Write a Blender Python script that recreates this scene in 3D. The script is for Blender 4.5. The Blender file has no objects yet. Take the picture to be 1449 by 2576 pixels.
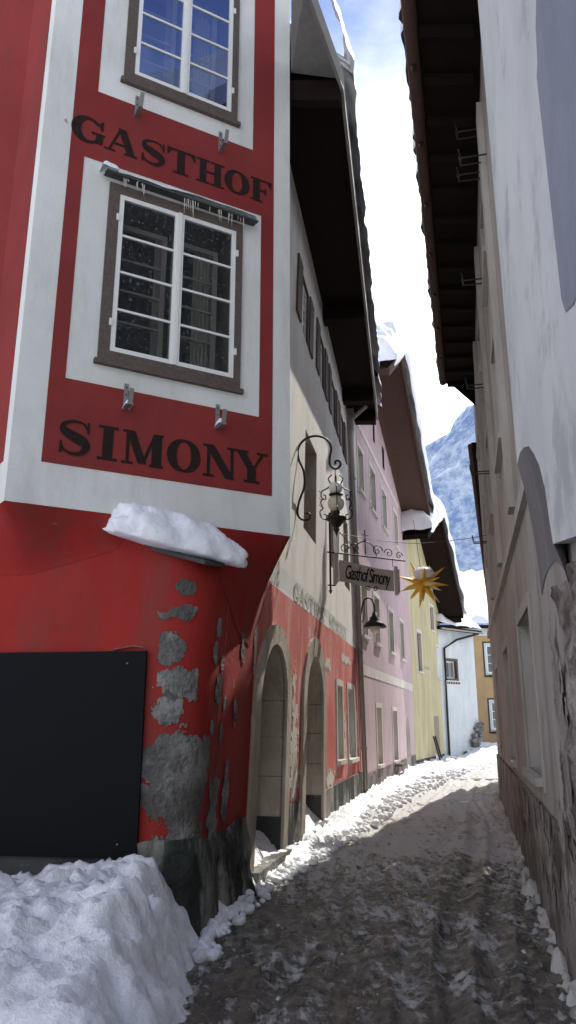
import bpy, math, random
from mathutils import Vector, noise
random.seed(7)
R_=math.radians
sc=bpy.context.scene
# ------------------------------------------------------------------ materials
def newmat(name):
    m=bpy.data.materials.new(name); m.use_nodes=True
    nt=m.node_tree; b=nt.nodes['Principled BSDF']; return m,nt,b
def N(nt,t,**k):
    n=nt.nodes.new(t)
    for a,v in k.items(): setattr(n,a,v)
    return n
def coords(nt,scale=(1,1,1),rot=(0,0,0)):
    tc=N(nt,'ShaderNodeNewGeometry'); mp=N(nt,'ShaderNodeMapping')
    mp.inputs['Scale'].default_value=scale; mp.inputs['Rotation'].default_value=rot
    nt.links.new(tc.outputs['Position'],mp.inputs['Vector']); return mp.outputs['Vector']
def noi(nt,vec,scale,detail=5,rough=.6):
    n=N(nt,'ShaderNodeTexNoise'); n.inputs['Scale'].default_value=scale
    n.inputs['Detail'].default_value=detail; n.inputs['Roughness'].default_value=rough
    nt.links.new(vec,n.inputs['Vector']); return n.outputs['Fac']
def ramp(nt,fac,a,b):
    r=N(nt,'ShaderNodeMapRange'); r.interpolation_type='SMOOTHSTEP'
    r.inputs['From Min'].default_value=a; r.inputs['From Max'].default_value=b
    nt.links.new(fac,r.inputs['Value']); return r.outputs['Result']
def mixc(nt,fac,a,b,bt='MIX'):
    m=N(nt,'ShaderNodeMix',data_type='RGBA'); m.blend_type=bt
    if isinstance(fac,(int,float)): m.inputs[0].default_value=fac
    else: nt.links.new(fac,m.inputs[0])
    for i,v in ((6,a),(7,b)):
        if isinstance(v,tuple): m.inputs[i].default_value=(*v,1) if len(v)==3 else v
        else: nt.links.new(v,m.inputs[i])
    return m.outputs[2]
def math_(nt,op,a,b=None):
    m=N(nt,'ShaderNodeMath',operation=op)
    for i,v in ((0,a),(1,b)):
        if v is None: continue
        if isinstance(v,(int,float)): m.inputs[i].default_value=v
        else: nt.links.new(v,m.inputs[i])
    return m.outputs[0]
def bump(nt,b,h,strength,dist=.02):
    bp=N(nt,'ShaderNodeBump'); bp.inputs['Strength'].default_value=strength; bp.inputs['Distance'].default_value=dist
    nt.links.new(h,bp.inputs['Height']); nt.links.new(bp.outputs[0],b.inputs['Normal'])
def plaster(name,c1,c2,dirt=None,damt=.5,scale=1.2,rough=.85,bs=.4,fine=35,thr=(.42,.66),streak=True,peel=None,peelthr=(.66,.69)):
    m,nt,b=newmat(name); v=coords(nt)
    f=ramp(nt,noi(nt,v,scale),.35,.65); col=mixc(nt,f,c1,c2)
    ff=noi(nt,v,fine,3); col=mixc(nt,math_(nt,'MULTIPLY',ff,.16),col,tuple(x*.45 for x in c1))
    if dirt:
        vs=coords(nt,(1.6,1.6,.35)) if streak else v
        df=math_(nt,'MULTIPLY',ramp(nt,noi(nt,vs,1.7,8,.65),*thr),damt)
        col=mixc(nt,df,col,dirt)
    h=ff
    if peel:
        pf=ramp(nt,noi(nt,v,2.3,7,.6),*peelthr)
        col=mixc(nt,pf,col,peel); h=math_(nt,'SUBTRACT',math_(nt,'MULTIPLY',ff,.5),pf)
    nt.links.new(col,b.inputs['Base Color']); b.inputs['Roughness'].default_value=rough
    b.inputs['Specular IOR Level'].default_value=.25
    hh=math_(nt,'ADD',h,math_(nt,'MULTIPLY',noi(nt,v,4,3),1.5))
    bump(nt,b,hh,bs,.012); return m
def simple(name,c,rough=.5,metal=0,var=.3,scale=12,bs=.15,spec=.5):
    m,nt,b=newmat(name); v=coords(nt)
    f=noi(nt,v,scale); col=mixc(nt,f,tuple(min(1,x*(1+var)) for x in c),tuple(x*(1-var) for x in c))
    nt.links.new(col,b.inputs['Base Color']); b.inputs['Roughness'].default_value=rough; b.inputs['Metallic'].default_value=metal
    b.inputs['Specular IOR Level'].default_value=spec
    bump(nt,b,f,bs,.01); return m
WHITE=plaster('plaster_white',(.72,.73,.68),(.82,.82,.78),(.42,.40,.36),.45,scale=.9,bs=.3,thr=(.46,.75),peel=(.3,.27,.25),peelthr=(.735,.75))
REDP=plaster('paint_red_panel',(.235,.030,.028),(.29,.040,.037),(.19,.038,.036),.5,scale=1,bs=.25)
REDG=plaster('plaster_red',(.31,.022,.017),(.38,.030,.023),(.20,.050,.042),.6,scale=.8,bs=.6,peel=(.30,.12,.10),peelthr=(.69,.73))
REDF=plaster('plaster_red_street_sunlit',(.58,.13,.105),(.68,.21,.17),(.70,.44,.40),.65,scale=.8,bs=.5,thr=(.48,.68),peel=(.60,.50,.46),peelthr=(.65,.69))  # lighter than the front red: sunlight on this wall put into the colour
CREAM=plaster('plaster_cream',(.84,.81,.75),(.90,.88,.84),(.56,.52,.46),.4,scale=.7,bs=.3)
PINK=plaster('plaster_pink',(.55,.40,.42),(.62,.48,.49),(.44,.35,.35),.5,scale=.6)
YEL=plaster('plaster_yellow',(.54,.48,.27),(.60,.54,.33),(.37,.33,.21),.6,scale=.5)
FWHITE=plaster('plaster_house_white',(.62,.68,.70),(.7,.75,.76),(.4,.42,.42),.3)
ORANGE=plaster('plaster_orange',(.48,.32,.16),(.54,.37,.19),(.36,.26,.16),.4)
GREYW=plaster('plaster_grey_white',(.56,.57,.57),(.68,.69,.68),(.34,.34,.35),.6,scale=.6,bs=.5,thr=(.5,.64),streak=False,peel=(.3,.3,.3),peelthr=(.72,.73))
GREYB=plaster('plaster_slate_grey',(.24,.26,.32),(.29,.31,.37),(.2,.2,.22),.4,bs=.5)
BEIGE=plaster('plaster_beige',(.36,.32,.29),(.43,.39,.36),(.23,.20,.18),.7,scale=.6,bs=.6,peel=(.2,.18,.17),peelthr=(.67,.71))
CORB=plaster('plaster_corbel_grey',(.17,.16,.165),(.22,.21,.21),(.12,.11,.11),.5,bs=.5)
BEIGED=plaster('plaster_beige_rough',(.24,.205,.19),(.32,.28,.26),(.11,.08,.07),.85,scale=1.2,bs=1.4,thr=(.42,.58),streak=False)
RUBBLE=plaster('old_rubble_wall',(.24,.20,.18),(.36,.32,.29),(.08,.06,.05),.9,scale=2.5,bs=2.5,fine=16,thr=(.45,.58),streak=False)
TRIM=plaster('plaster_trim',(.66,.61,.54),(.74,.69,.62),(.4,.36,.3),.3)
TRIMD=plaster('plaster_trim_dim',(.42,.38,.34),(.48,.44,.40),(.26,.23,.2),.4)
CONC=plaster('bare_concrete',(.17,.165,.15),(.31,.30,.28),(.085,.08,.07),.85,scale=5,bs=3,fine=20,thr=(.45,.58),streak=False)
DADO=plaster('dado_dark',(.055,.058,.06),(.09,.09,.09),(.22,.20,.15),.6,scale=1.5,bs=.8,thr=(.6,.7),streak=False)
ROCK=plaster('rough_stone_base',(.20,.19,.17),(.34,.33,.30),(.03,.035,.03),.95,scale=3,bs=2.0,fine=14,thr=(.42,.56))
STONE=plaster('door_stone',(.46,.40,.32),(.58,.52,.44),(.26,.21,.16),.7,scale=2,bs=.8)
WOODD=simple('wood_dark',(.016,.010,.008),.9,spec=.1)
WOODB=simple('wood_brown',(.085,.048,.036),.8,spec=.2)
WOODF=simple('window_frame_weathered',(.12,.095,.08),.75,var=.5,scale=25,spec=.2)
WOODG=simple('wood_grey',(.24,.23,.21),.8,var=.3)
SASH=simple('sash_white',(.80,.80,.76),.5,var=.08,scale=30)
IRON=simple('wrought_iron',(.03,.027,.025),.5,metal=.6,scale=60)
STEEL=simple('bracket_steel',(.28,.27,.26),.5,metal=.6,scale=40)
ZINC=simple('downpipe_zinc',(.30,.27,.24),.5,metal=.4)
INK=simple('letter_paint',(.028,.018,.016),.85,var=.6,scale=30,spec=.1)
INKG=simple('letter_paint_grey',(.40,.39,.37),.8)
BLACK=simple('board_black',(.007,.007,.009),.6,var=.1,scale=3,bs=.02,spec=.10)
DARK=simple('interior_dark',(.012,.011,.010),.9,spec=.05)
DOORW=simple('door_wood',(.06,.035,.025),.7,var=.4,scale=8)
CURT=simple('curtain',(.38,.35,.28),.9,var=.25,scale=9)
SIGNM=simple('sign_taupe',(.50,.44,.39),.6,var=.25,scale=14)
STARY=simple('star_yellow',(.90,.50,.04),.5,var=.12,scale=6)
STARP=simple('star_pale',(.90,.74,.32),.5,var=.08,scale=6)
GLOBE=simple('lamp_globe',(.72,.66,.55),.25,var=.06)
SLATE=simple('slate',(.05,.055,.05),.7)
LINING=simple('window_lining',(.16,.12,.09),.7)
def glass(name,fac,tint,trc=.75,speck=False):
    m,nt,b=newmat(name); nt.nodes.remove(b); out=[n for n in nt.nodes if n.type=='OUTPUT_MATERIAL'][0]
    tr=N(nt,'ShaderNodeBsdfTransparent'); tr.inputs[0].default_value=(trc,trc*1.03,trc*1.03,1)
    gl=N(nt,'ShaderNodeBsdfGlossy'); gl.inputs['Roughness'].default_value=.03; gl.inputs[0].default_value=(*tint,1)
    mx=N(nt,'ShaderNodeMixShader'); mx.inputs[0].default_value=fac
    nt.links.new(tr.outputs[0],mx.inputs[1]); nt.links.new(gl.outputs[0],mx.inputs[2])
    last=mx.outputs[0]
    v=coords(nt); h=noi(nt,v,1.5,2)
    bp=N(nt,'ShaderNodeBump'); bp.inputs['Strength'].default_value=.15; bp.inputs['Distance'].default_value=.03
    nt.links.new(h,bp.inputs['Height']); nt.links.new(bp.outputs[0],gl.inputs['Normal'])
    if speck:
        df=N(nt,'ShaderNodeBsdfDiffuse'); df.inputs[0].default_value=(.5,.5,.5,1)
        f=math_(nt,'MULTIPLY',ramp(nt,noi(nt,v,32,6,.75),.54,.68),.30)
        mm=N(nt,'ShaderNodeMixShader'); nt.links.new(f,mm.inputs[0]); nt.links.new(last,mm.inputs[1]); nt.links.new(df.outputs[0],mm.inputs[2]); last=mm.outputs[0]
    nt.links.new(last,out.inputs['Surface']); return m
GLASSL=glass('window_glass_speck_reflection',.03,(.9,.95,1),.5,True)  # pale diffuse specks painted on as reflections of snowy trees
GLASSU=glass('window_glass_sky_tint',.32,(.42,.55,1),.6)  # blue gloss tint stands in for the reflected blue sky
GLASSF=glass('window_glass_far',.12,(.8,.9,1))
def snowmat(name,c,dirt,damt,bs):
    m,nt,b=newmat(name); v=coords(nt)
    f=math_(nt,'MULTIPLY',ramp(nt,noi(nt,v,3,8,.65),.5,.72),damt)
    nt.links.new(mixc(nt,f,c,dirt),b.inputs['Base Color']); b.inputs['Roughness'].default_value=.6
    b.inputs['Specular IOR Level'].default_value=.3
    h=math_(nt,'ADD',noi(nt,v,11,5,.6),math_(nt,'MULTIPLY',noi(nt,v,60,3),.12)); bump(nt,b,h,bs,.04); return m
SNOW=snowmat('snow',(.92,.93,.96),(.7,.7,.7),.3,.5)
SNOWD=snowmat('snow_street',(.90,.91,.94),(.55,.52,.48),.5,.7)
SNOWG=snowmat('snow_dirty',(.55,.52,.48),(.22,.18,.15),1,.8)
# road: wet asphalt, brown slush, packed snow
m,nt,b=newmat('wet_slushy_road'); ROAD=m
v=coords(nt); vr=coords(nt,(4.5,.55,1),(0,0,R_(14)))
n1=noi(nt,vr,1.3,9,.68); n2=noi(nt,v,8,8,.74); n3=noi(nt,v,.8,5,.6); n4=noi(nt,coords(nt,(2.0,.8,1),(0,0,R_(14))),.9,4,.5)
f=math_(nt,'ADD',math_(nt,'MULTIPLY',n1,.42),math_(nt,'ADD',math_(nt,'MULTIPLY',n2,.36),math_(nt,'MULTIPLY',n3,.32)))
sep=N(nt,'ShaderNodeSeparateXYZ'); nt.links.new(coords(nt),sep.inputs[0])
glare_f=math_(nt,'MULTIPLY',ramp(nt,sep.outputs[1],6.5,12.),.10)  # paler slush along the sunlit stretch stands in for sun glare
f=math_(nt,'ADD',f,glare_f)
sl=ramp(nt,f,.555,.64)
wet=ramp(nt,math_(nt,'SUBTRACT',n4,math_(nt,'MULTIPLY',sl,.3)),.50,.58)
asph=mixc(nt,ramp(nt,n2,.35,.68),(.055,.047,.038),(.27,.24,.20))
asph=mixc(nt,math_(nt,'MULTIPLY',wet,.7),asph,(.045,.037,.028))
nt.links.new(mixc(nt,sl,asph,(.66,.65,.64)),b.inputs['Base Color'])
rg=math_(nt,'ADD',math_(nt,'MULTIPLY',sl,.35),.28); rg=math_(nt,'SUBTRACT',rg,math_(nt,'MULTIPLY',wet,.22)); rg=math_(nt,'MAXIMUM',rg,.07)
nt.links.new(rg,b.inputs['Roughness'])
h=math_(nt,'ADD',math_(nt,'MULTIPLY',n2,1.6),math_(nt,'MULTIPLY',n1,1.1)); h=math_(nt,'ADD',h,math_(nt,'MULTIPLY',noi(nt,v,45,4,.7),.6))
h=math_(nt,'MULTIPLY',h,math_(nt,'SUBTRACT',1.0,math_(nt,'MULTIPLY',wet,.65))); bump(nt,b,h,.9,.04)
# mountain: blue air haze mixed into the snow and forest colours
m,nt,b=newmat('mountain_snow_forest_haze'); MTN=m
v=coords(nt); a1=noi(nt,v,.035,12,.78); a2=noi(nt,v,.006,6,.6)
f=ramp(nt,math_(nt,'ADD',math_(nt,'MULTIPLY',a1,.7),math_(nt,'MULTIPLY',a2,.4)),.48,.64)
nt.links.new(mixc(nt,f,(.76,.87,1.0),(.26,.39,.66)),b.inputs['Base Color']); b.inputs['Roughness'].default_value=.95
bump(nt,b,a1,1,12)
# ------------------------------------------------------------------ builders
COL=sc.collection
def empty(name):
    e=bpy.data.objects.new(name,None); COL.objects.link(e); return e
class B:
    def __init__(s,name,parent=None): s.name=name;s.par=parent;s.v=[];s.f=[];s.mi=[];s.m=[];s.sm=[]
    def mid(s,m):
        if m not in s.m: s.m.append(m)
        return s.m.index(m)
    def poly(s,pts,m,smooth=False):
        k=len(s.v); s.v+= [tuple(p) for p in pts]; s.f.append(tuple(range(k,k+len(pts)))); s.mi.append(s.mid(m)); s.sm.append(smooth)
    def hexa(s,p,m):
        k=len(s.v); s.v+=[tuple(q) for q in p]; i=s.mid(m)
        for f in ((0,1,2,3),(7,6,5,4),(0,4,5,1),(1,5,6,2),(2,6,7,3),(3,7,4,0)):
            s.f.append(tuple(k+j for j in f)); s.mi.append(i); s.sm.append(False)
    def box(s,W,s0,s1,z0,z1,d0,d1,m):
        s.hexa([W(s0,z0,d0),W(s1,z0,d0),W(s1,z0,d1),W(s0,z0,d1),W(s0,z1,d0),W(s1,z1,d0),W(s1,z1,d1),W(s0,z1,d1)],m)
    def grid(s,pts,m,smooth=True,close=False):
        k=len(s.v); nr=len(pts); nc=len(pts[0]); i=s.mid(m)
        for r in pts: s.v+=[tuple(p) for p in r]
        for a in range(nr-1):
            for c in range(nc-1 if not close else nc):
                c2=(c+1)%nc
                s.f.append((k+a*nc+c,k+a*nc+c2,k+(a+1)*nc+c2,k+(a+1)*nc+c)); s.mi.append(i); s.sm.append(smooth)
    def wall(s,W,s0,s1,z0,z1,m,holes=(),arches=(),d=0,extra_s=()):
        hs=list(holes)+[(a[0],a[1],a[2],a[4]) for a in arches]
        ss=sorted(set([s0,s1]+[h[0] for h in hs]+[h[1] for h in hs]+list(extra_s))); ss=[x for x in ss if s0<=x<=s1]
        zs=sorted(set([z0,z1]+[h[2] for h in hs]+[h[3] for h in hs])); zs=[x for x in zs if z0<=x<=z1]
        for i in range(len(ss)-1):
            for j in range(len(zs)-1):
                cs,cz=(ss[i]+ss[i+1])/2,(zs[j]+zs[j+1])/2
                if any(h[0]<cs<h[1] and h[2]<cz<h[3] for h in hs): continue
                s.poly([W(ss[i],zs[j],d),W(ss[i+1],zs[j],d),W(ss[i+1],zs[j+1],d),W(ss[i],zs[j+1],d)],m)
        for (a0,a1,az0,asp,at) in arches:
            c=arc(a0,a1,asp,at,16)
            for k in range(16):
                s.poly([W(c[k][0],c[k][1],d),W(c[k+1][0],c[k+1][1],d),W(c[k+1][0],at,d),W(c[k][0],at,d)],m)
    def reveal(s,W,s0,s1,z0,z1,d0,d1,m):
        for a in (((s0,z0),(s1,z0)),((s1,z0),(s1,z1)),((s1,z1),(s0,z1)),((s0,z1),(s0,z0))):
            s.poly([W(*a[0],d0),W(*a[1],d0),W(*a[1],d1),W(*a[0],d1)],m)
    def tube(s,pts,r,m,seg=8,closed=False):
        pts=[Vector(p) for p in pts]; rings=[]; n=len(pts); up=Vector((0.13,.21,.97))
        for i,p in enumerate(pts):
            t=(pts[min(i+1,n-1)]-pts[max(i-1,0)])
            if t.length<1e-6: t=Vector((0,0,1))
            t.normalize(); a=t.cross(up)
            if a.length<.05: a=t.cross(Vector((1,0,0)))
            a.normalize(); bb=t.cross(a); rr=r[i] if isinstance(r,(list,tuple)) else r
            rings.append([p+a*math.cos(2*math.pi*k/seg)*rr+bb*math.sin(2*math.pi*k/seg)*rr for k in range(seg)])
        s.grid(rings,m,True,True); s.poly(rings[0],m); s.poly(rings[-1][::-1],m)
    def lathe(s,c,prof,m,seg=20):
        s.grid([[ (c[0]+r*math.cos(2*math.pi*k/seg),c[1]+r*math.sin(2*math.pi*k/seg),c[2]+z) for k in range(seg)] for r,z in prof],m,True,True)
    def done(s):
        me=bpy.data.meshes.new(s.name); me.from_pydata(s.v,[],s.f)
        for m in s.m: me.materials.append(m)
        me.polygons.foreach_set('material_index',s.mi); me.polygons.foreach_set('use_smooth',s.sm); me.update()
        o=bpy.data.objects.new(s.name,me); COL.objects.link(o)
        if s.par: o.parent=s.par
        return o
def arc(s0,s1,zs,zt,n):
    c=(s0+s1)/2; r=(s1-s0)/2
    return [(c-r*math.cos(math.pi*k/n), zs+(zt-zs)*math.sin(math.pi*k/n)) for k in range(n+1)]
def spl(pts,n=8):
    P=[Vector(p) for p in pts]; P=[2*P[0]-P[1]]+P+[2*P[-1]-P[-2]]; o=[]
    for i in range(1,len(P)-2):
        for k in range(n):
            t=k/n; a,b,c,d=P[i-1],P[i],P[i+1],P[i+2]
            o.append(.5*((2*b)+(c-a)*t+(2*a-5*b+4*c-d)*t*t+(3*b-a-3*c+d)*t**3))
    o.append(P[-2]); return o
def mkwall(A,Bp,sign=1):
    ex,ey=Bp[0]-A[0],Bp[1]-A[1]; L=math.hypot(ex,ey); ex/=L;ey/=L; nx,ny=(ey,-ex) if sign>0 else (-ey,ex)
    def W(s,z,d=0): return (A[0]+ex*s+nx*d,A[1]+ey*s+ny*d,z)
    return W,L
def sst(a,b,x):
    t=max(0,min(1,(x-a)/(b-a))); return t*t*(3-2*t)
WO,LO=mkwall((-2.31,5.9),(.02,7.145))
WG,LG=mkwall((-3.2,6.62),(-.73,6.3))
WP,LP=mkwall((1.56,16.9),(4.4,27.4))
WY,LY=mkwall((4.4,27.4),(6.67,33.4))
WW,LW=mkwall((6.6,33.05),(8.4,34.65))
WOr,_=mkwall((6,40),(16,40))
WR,LR=mkwall((1.85,5.5),(4.37,16.5),-1)
WR2,LR2=mkwall((4.37,16.5),(6.2,22.5),-1)
def W1(y,z,d=0):
    w=max(0,min(1,z/8.8)); xg=-.39+.225*(y-8.25); xt=-.02+.165*(y-8.25)
    return (xg+(xt-xg)*w+d*.975,y-d*.2,z)
RC=.34
def WC(u,z,d=0):      # unrolled rounded corner; u=0 at the corner, <0 along the front
    if u<=-RC: return WG(LG+u,z,d)
    if u>=RC: return W1(6.3+u*.975,z,d)
    t=(u+RC)/(2*RC); a=Vector(WG(LG-RC,z,d)); c=Vector(W1(6.3+RC*.975,z,d)); k=Vector((-.73,6.3,z))+Vector((.7,-.7,0))*d*1.3
    return tuple(a*(1-t)**2+k*2*t*(1-t)+c*t*t)
def window(b,W,s0,s1,z0,z1,dep=-.12,fr=SASH,rows=3,gl=GLASSF,fw=.06,surround=None,mull=True,rev=None):
    b.reveal(W,s0,s1,z0,z1,0,dep-.03,rev or surround or TRIM)
    b.box(W,s0,s0+fw,z0,z1,dep-.04,dep,fr); b.box(W,s1-fw,s1,z0,z1,dep-.04,dep,fr)
    b.box(W,s0+fw,s1-fw,z0,z0+fw,dep-.04,dep,fr); b.box(W,s0+fw,s1-fw,z1-fw,z1,dep-.04,dep,fr)
    c=(s0+s1)/2
    if mull: b.box(W,c-.035,c+.035,z0+fw,z1-fw,dep-.035,dep+.01,fr)
    for k in range(1,rows):
        z=z0+fw+(z1-z0-2*fw)*k/rows
        for (a,e) in ((s0+fw,c-.035),(c+.035,s1-fw)) if mull else ((s0+fw,s1-fw),):
            b.box(W,a,e,z-.014,z+.014,dep-.03,dep-.005,fr)
    b.poly([W(s0,z0,dep-.025),W(s1,z0,dep-.025),W(s1,z1,dep-.025),W(s0,z1,dep-.025)],gl)
    b.poly([W(s0,z0,dep-.3),W(s1,z0,dep-.3),W(s1,z1,dep-.3),W(s0,z1,dep-.3)],DARK)
    if surround:
        t=.11
        b.box(W,s0-t,s0,z0-t,z1+t,-.01,.015,surround); b.box(W,s1,s1+t,z0-t,z1+t,-.01,.015,surround)
        b.box(W,s0,s1,z1,z1+t,-.01,.015,surround); b.box(W,s0-.04,s1+.04,z0-.07,z0,-.01,.07,surround)
def snow_sheet(b,fn,ns,nq,thick,seed=0,mat=SNOW,edge=.12,amp=.45):
    rows=[]
    for i in range(ns+1):
        r=[]
        for j in range(nq+1):
            p,nrm,de=fn(i/ns,j/nq)
            t=thick*(1-math.exp(-max(0,de)/edge))
            p=Vector(p); nz=noise.fractal(p*1.3+Vector((seed,0,0)),.8,2,4)
            r.append(p+Vector(nrm)*t*(1+amp*nz)+Vector((0,0,.03*nz)))
        rows.append(r)
    b.grid(rows,mat)
def stroke(pts,w):
    P=[Vector((p[0],p[1])) for p in pts]; n=len(P); L=[];Rr=[]
    for i in range(n):
        t=(P[min(i+1,n-1)]-P[max(i-1,0)]).normalized(); nn=Vector((-t.y,t.x)); ww=(w[i] if isinstance(w,list) else w)/2
        L.append(P[i]+nn*ww); Rr.append(P[i]-nn*ww)
    return [[L[i],L[i+1],Rr[i+1],Rr[i]] for i in range(n-1)]
def rect(a,b_,c,d): return [[(a,b_),(c,b_),(c,d),(a,d)]]
def seg(x0,y0,x1,y1,w):
    return [[(x0-w/2,y0),(x0+w/2,y0),(x1+w/2,y1),(x1-w/2,y1)]]
T=.29;H=.09;S=.08
def glyph(ch,w):
    g=[]
    def srf(cx,y,hw):
        return rect(cx-hw,0,cx+hw,S) if y==0 else rect(cx-hw,1-S,cx+hw,1)
    if ch=='I': c=w/2; g=rect(c-T/2,S,c+T/2,1-S)+srf(c,0,w/2)+srf(c,1,w/2)
    elif ch=='H':
        for c in (.24*w,.76*w): g+=rect(c-T*.45,S,c+T*.45,1-S)+srf(c,0,.24*w)+srf(c,1,.24*w)
        g+=rect(.24*w+T*.45,.46,.76*w-T*.45,.46+H)
    elif ch=='T':
        c=w/2; g=rect(c-T/2,S,c+T/2,1-H)+srf(c,0,.28*w)+rect(0,1-H,w,1)+[[(0,1-H),(.16*w,1-H),(.05*w,.70),(0,.70)]]+[[(w,1-H),(w,.70),(.95*w,.70),(.84*w,1-H)]]
    elif ch=='F':
        c=.27*w; g=rect(c-T/2,S,c+T/2,1-H)+srf(c,0,.29*w)+rect(0,1-H,w,1)+[[(w,1-H),(w,.70),(.94*w,.70),(.80*w,1-H)]]+rect(c+T/2,.46,.68*w,.46+H)+rect(.66*w,.36,.74*w,.66)
    elif ch=='A':
        g=seg(.16*w,S,.47*w,1,.10)+seg(.80*w,S,.50*w,1,T)+rect(.28*w,.30,.62*w,.30+H)+srf(.16*w,0,.17*w)+srf(.80*w,0,.2*w)
    elif ch=='M':
        g=rect(.13*w-.05,S,.13*w+.05,1-S)+rect(.84*w-T/2,S,.84*w+T/2,1-S)+seg(.50*w,.05,.18*w,1,T*.9)+seg(.50*w,.05,.80*w,1,.10)+srf(.13*w,0,.14*w)+srf(.84*w,0,.17*w)+rect(0,1-S,.24*w,1)+rect(.76*w,1-S,w,1)
    elif ch=='N':
        g=rect(.16*w-.05,S,.16*w+.05,1-S)+rect(.85*w-.05,0.0,.85*w+.05,1-S)+seg(.80*w,0,.18*w,1,T*1.05)+srf(.16*w,0,.16*w)+rect(0,1-S,.28*w,1)+srf(.85*w,1,.15*w)
    elif ch=='Y':
        c=w*.5; g=rect(c-T/2,S,c+T/2,.45)+seg(c,.42,.20*w,1-S,T)+seg(c+.05,.42,.82*w,1-S,.10)+srf(c,0,.24*w)+srf(.2*w,1,.2*w)+srf(.83*w,1,.17*w)
    elif ch=='O':
        n=36; pts=[];ws=[]
        for k in range(n+1):
            a=2*math.pi*k/n; pts.append((w/2+(w/2-.10)*math.cos(a),.5+.46*math.sin(a)))
            ws.append(.08+.22*abs(math.cos(a))**1.5)
        g=stroke(pts,ws)
    elif ch=='G':
        n=30; pts=[];ws=[]
        for k in range(n+1):
            a=R_(40)+R_(280)*k/n; pts.append((w/2+(w/2-.10)*math.cos(a),.5+.46*math.sin(a))); ws.append(.08+.22*max(0,-math.cos(a))**1.2+.03)
        g=stroke(pts,ws)+rect(w-.27,.08,w-.03,.44)+rect(w-.42,.40,w+.03,.40+S)+[[(w-.12,.62),(w-.03,.62),(w-.03,.98),(w-.09,.98),(w-.2,.86)]]
    elif ch=='S':
        c=spl([(.90*w,.74,0),(.74*w,.93,0),(.45*w,.96,0),(.17*w,.86,0),(.15*w,.68,0),(.42*w,.54,0),(.74*w,.42,0),(.86*w,.26,0),(.70*w,.07,0),(.42*w,.04,0),(.18*w,.12,0),(.08*w,.30,0)],5)
        n=len(c); ws=[.06+.24*math.exp(-((k/(n-1)-.5)/.2)**2) for k in range(n)]
        g=stroke([(p.x,p.y) for p in c],ws)+rect(.86*w,.66,.93*w,.98)+rect(.05*w,.02,.12*w,.36)
    return g
def word(b,W,letters,z0,h,mat,d0=.008):
    for (ch,s0,s1) in letters:
        for i,pl in enumerate(glyph(ch,(s1-s0)/h)):
            b.poly([W(s0+p[0]*h,z0+p[1]*h,d0+i*.00012) for p in pl],mat)
def cells(b,W,cx,cy,rx,ry,mat,seed,d=.006,st=.012,amp=.5,sq=2.5,lim=None):
    nx=int(rx*1.6/st); ny=int(ry*1.6/st)
    for i in range(-nx,nx):
        for j in range(-ny,ny):
            u=cx+(i+.5)*st; z=cy+(j+.5)*st
            e=(abs((u-cx)/rx)**sq+abs((z-cy)/ry)**sq)**(1/sq)
            e+=amp*noise.fractal(Vector((u*5+seed*3.1,z*5,seed)),.7,2,6)
            if e<1 and (lim is None or lim(u,z)):
                b.poly([W(u-st/2,z-st/2,d),W(u+st/2,z-st/2,d),W(u+st/2,z+st/2,d),W(u-st/2,z+st/2,d)],mat)
# ================================================================== HOUSE 1 : red inn
inn=empty('red_gasthof_house')
b=B('oriel',inn)
lowW=(.66,2.07,4.74,6.62); upW=(.72,1.98,7.88,9.75)
b.wall(WO,0,LO,3.32,11.5,WHITE,[lowW,upW])
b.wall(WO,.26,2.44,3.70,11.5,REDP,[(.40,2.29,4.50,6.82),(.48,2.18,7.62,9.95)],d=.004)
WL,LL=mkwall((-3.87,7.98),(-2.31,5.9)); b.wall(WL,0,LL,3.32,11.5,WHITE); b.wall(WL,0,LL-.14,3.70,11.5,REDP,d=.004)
WS,LS=mkwall((.02,7.145),(-.30,8.5)); b.wall(WS,0,LS,3.32,11.5,WHITE)
b.poly([(-2.31,5.9,11.5),(.02,7.145,11.5),(-.42,8.1,11.5),(-3.87,7.98,11.5)],WHITE)
b.done()
b=B('oriel_corbel',inn)
def resamp(P,k):
    o=[]
    for i in range(len(P)-1):
        for j in range(k): o.append(P[i].lerp(P[i+1],j/k))
    o.append(P[-1]); return o
def loft(top,bot,drops,ex,nk=16):
    tp,bt=resamp(top,6),resamp(bot,6); dr=[]
    for i in range(len(drops)-1):
        for j in range(6): dr.append(drops[i]+(drops[i+1]-drops[i])*j/6)
    dr.append(drops[-1]); rows=[]
    for k in range(nk+1):
        t=k/nk; w=(1-t)**ex
        rows.append([(bt[i].x+(tp[i].x-bt[i].x)*w+.004,bt[i].y+(tp[i].y-bt[i].y)*w-.008,3.32-dr[i]*t) for i in range(len(tp))])
    b.grid(rows,REDG)
V=Vector
loft([V((-3.0,6.82,0)),V((-2.31,5.9,0)),V((-1.5,6.333,0)),V((-1.36,6.407,0))],[V((-3.0,6.6,0)),V((-2.25,6.50,0)),V((-1.5,6.402,0)),V((-1.36,6.384,0))],[.5,.5,.3,.1],1.3)
P_=lambda y,z:V((W1(y,z)[0],y,0))
loft([V((-.80,6.707,0)),V((-.6,6.814,0)),V((-.3,6.974,0)),V((.02,7.145,0)),V((-.13,7.8,0)),V((-.30,8.5,0))],[P_(6.62,2.7),P_(6.9,2.7),P_(7.3,2.4),P_(7.75,2.3),P_(8.1,2.6),P_(8.52,3.1)],[.5,.66,.9,1.0,.70,.2],1.5)
b.done()
b=B('lettering_gasthof_simony',inn)
word(b,WO,[('G',.27,.57),('A',.58,.91),('S',.94,1.20),('T',1.215,1.52),('H',1.535,1.85),('O',1.865,2.13),('F',2.16,2.41)],6.985,.29,INK)
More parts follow.
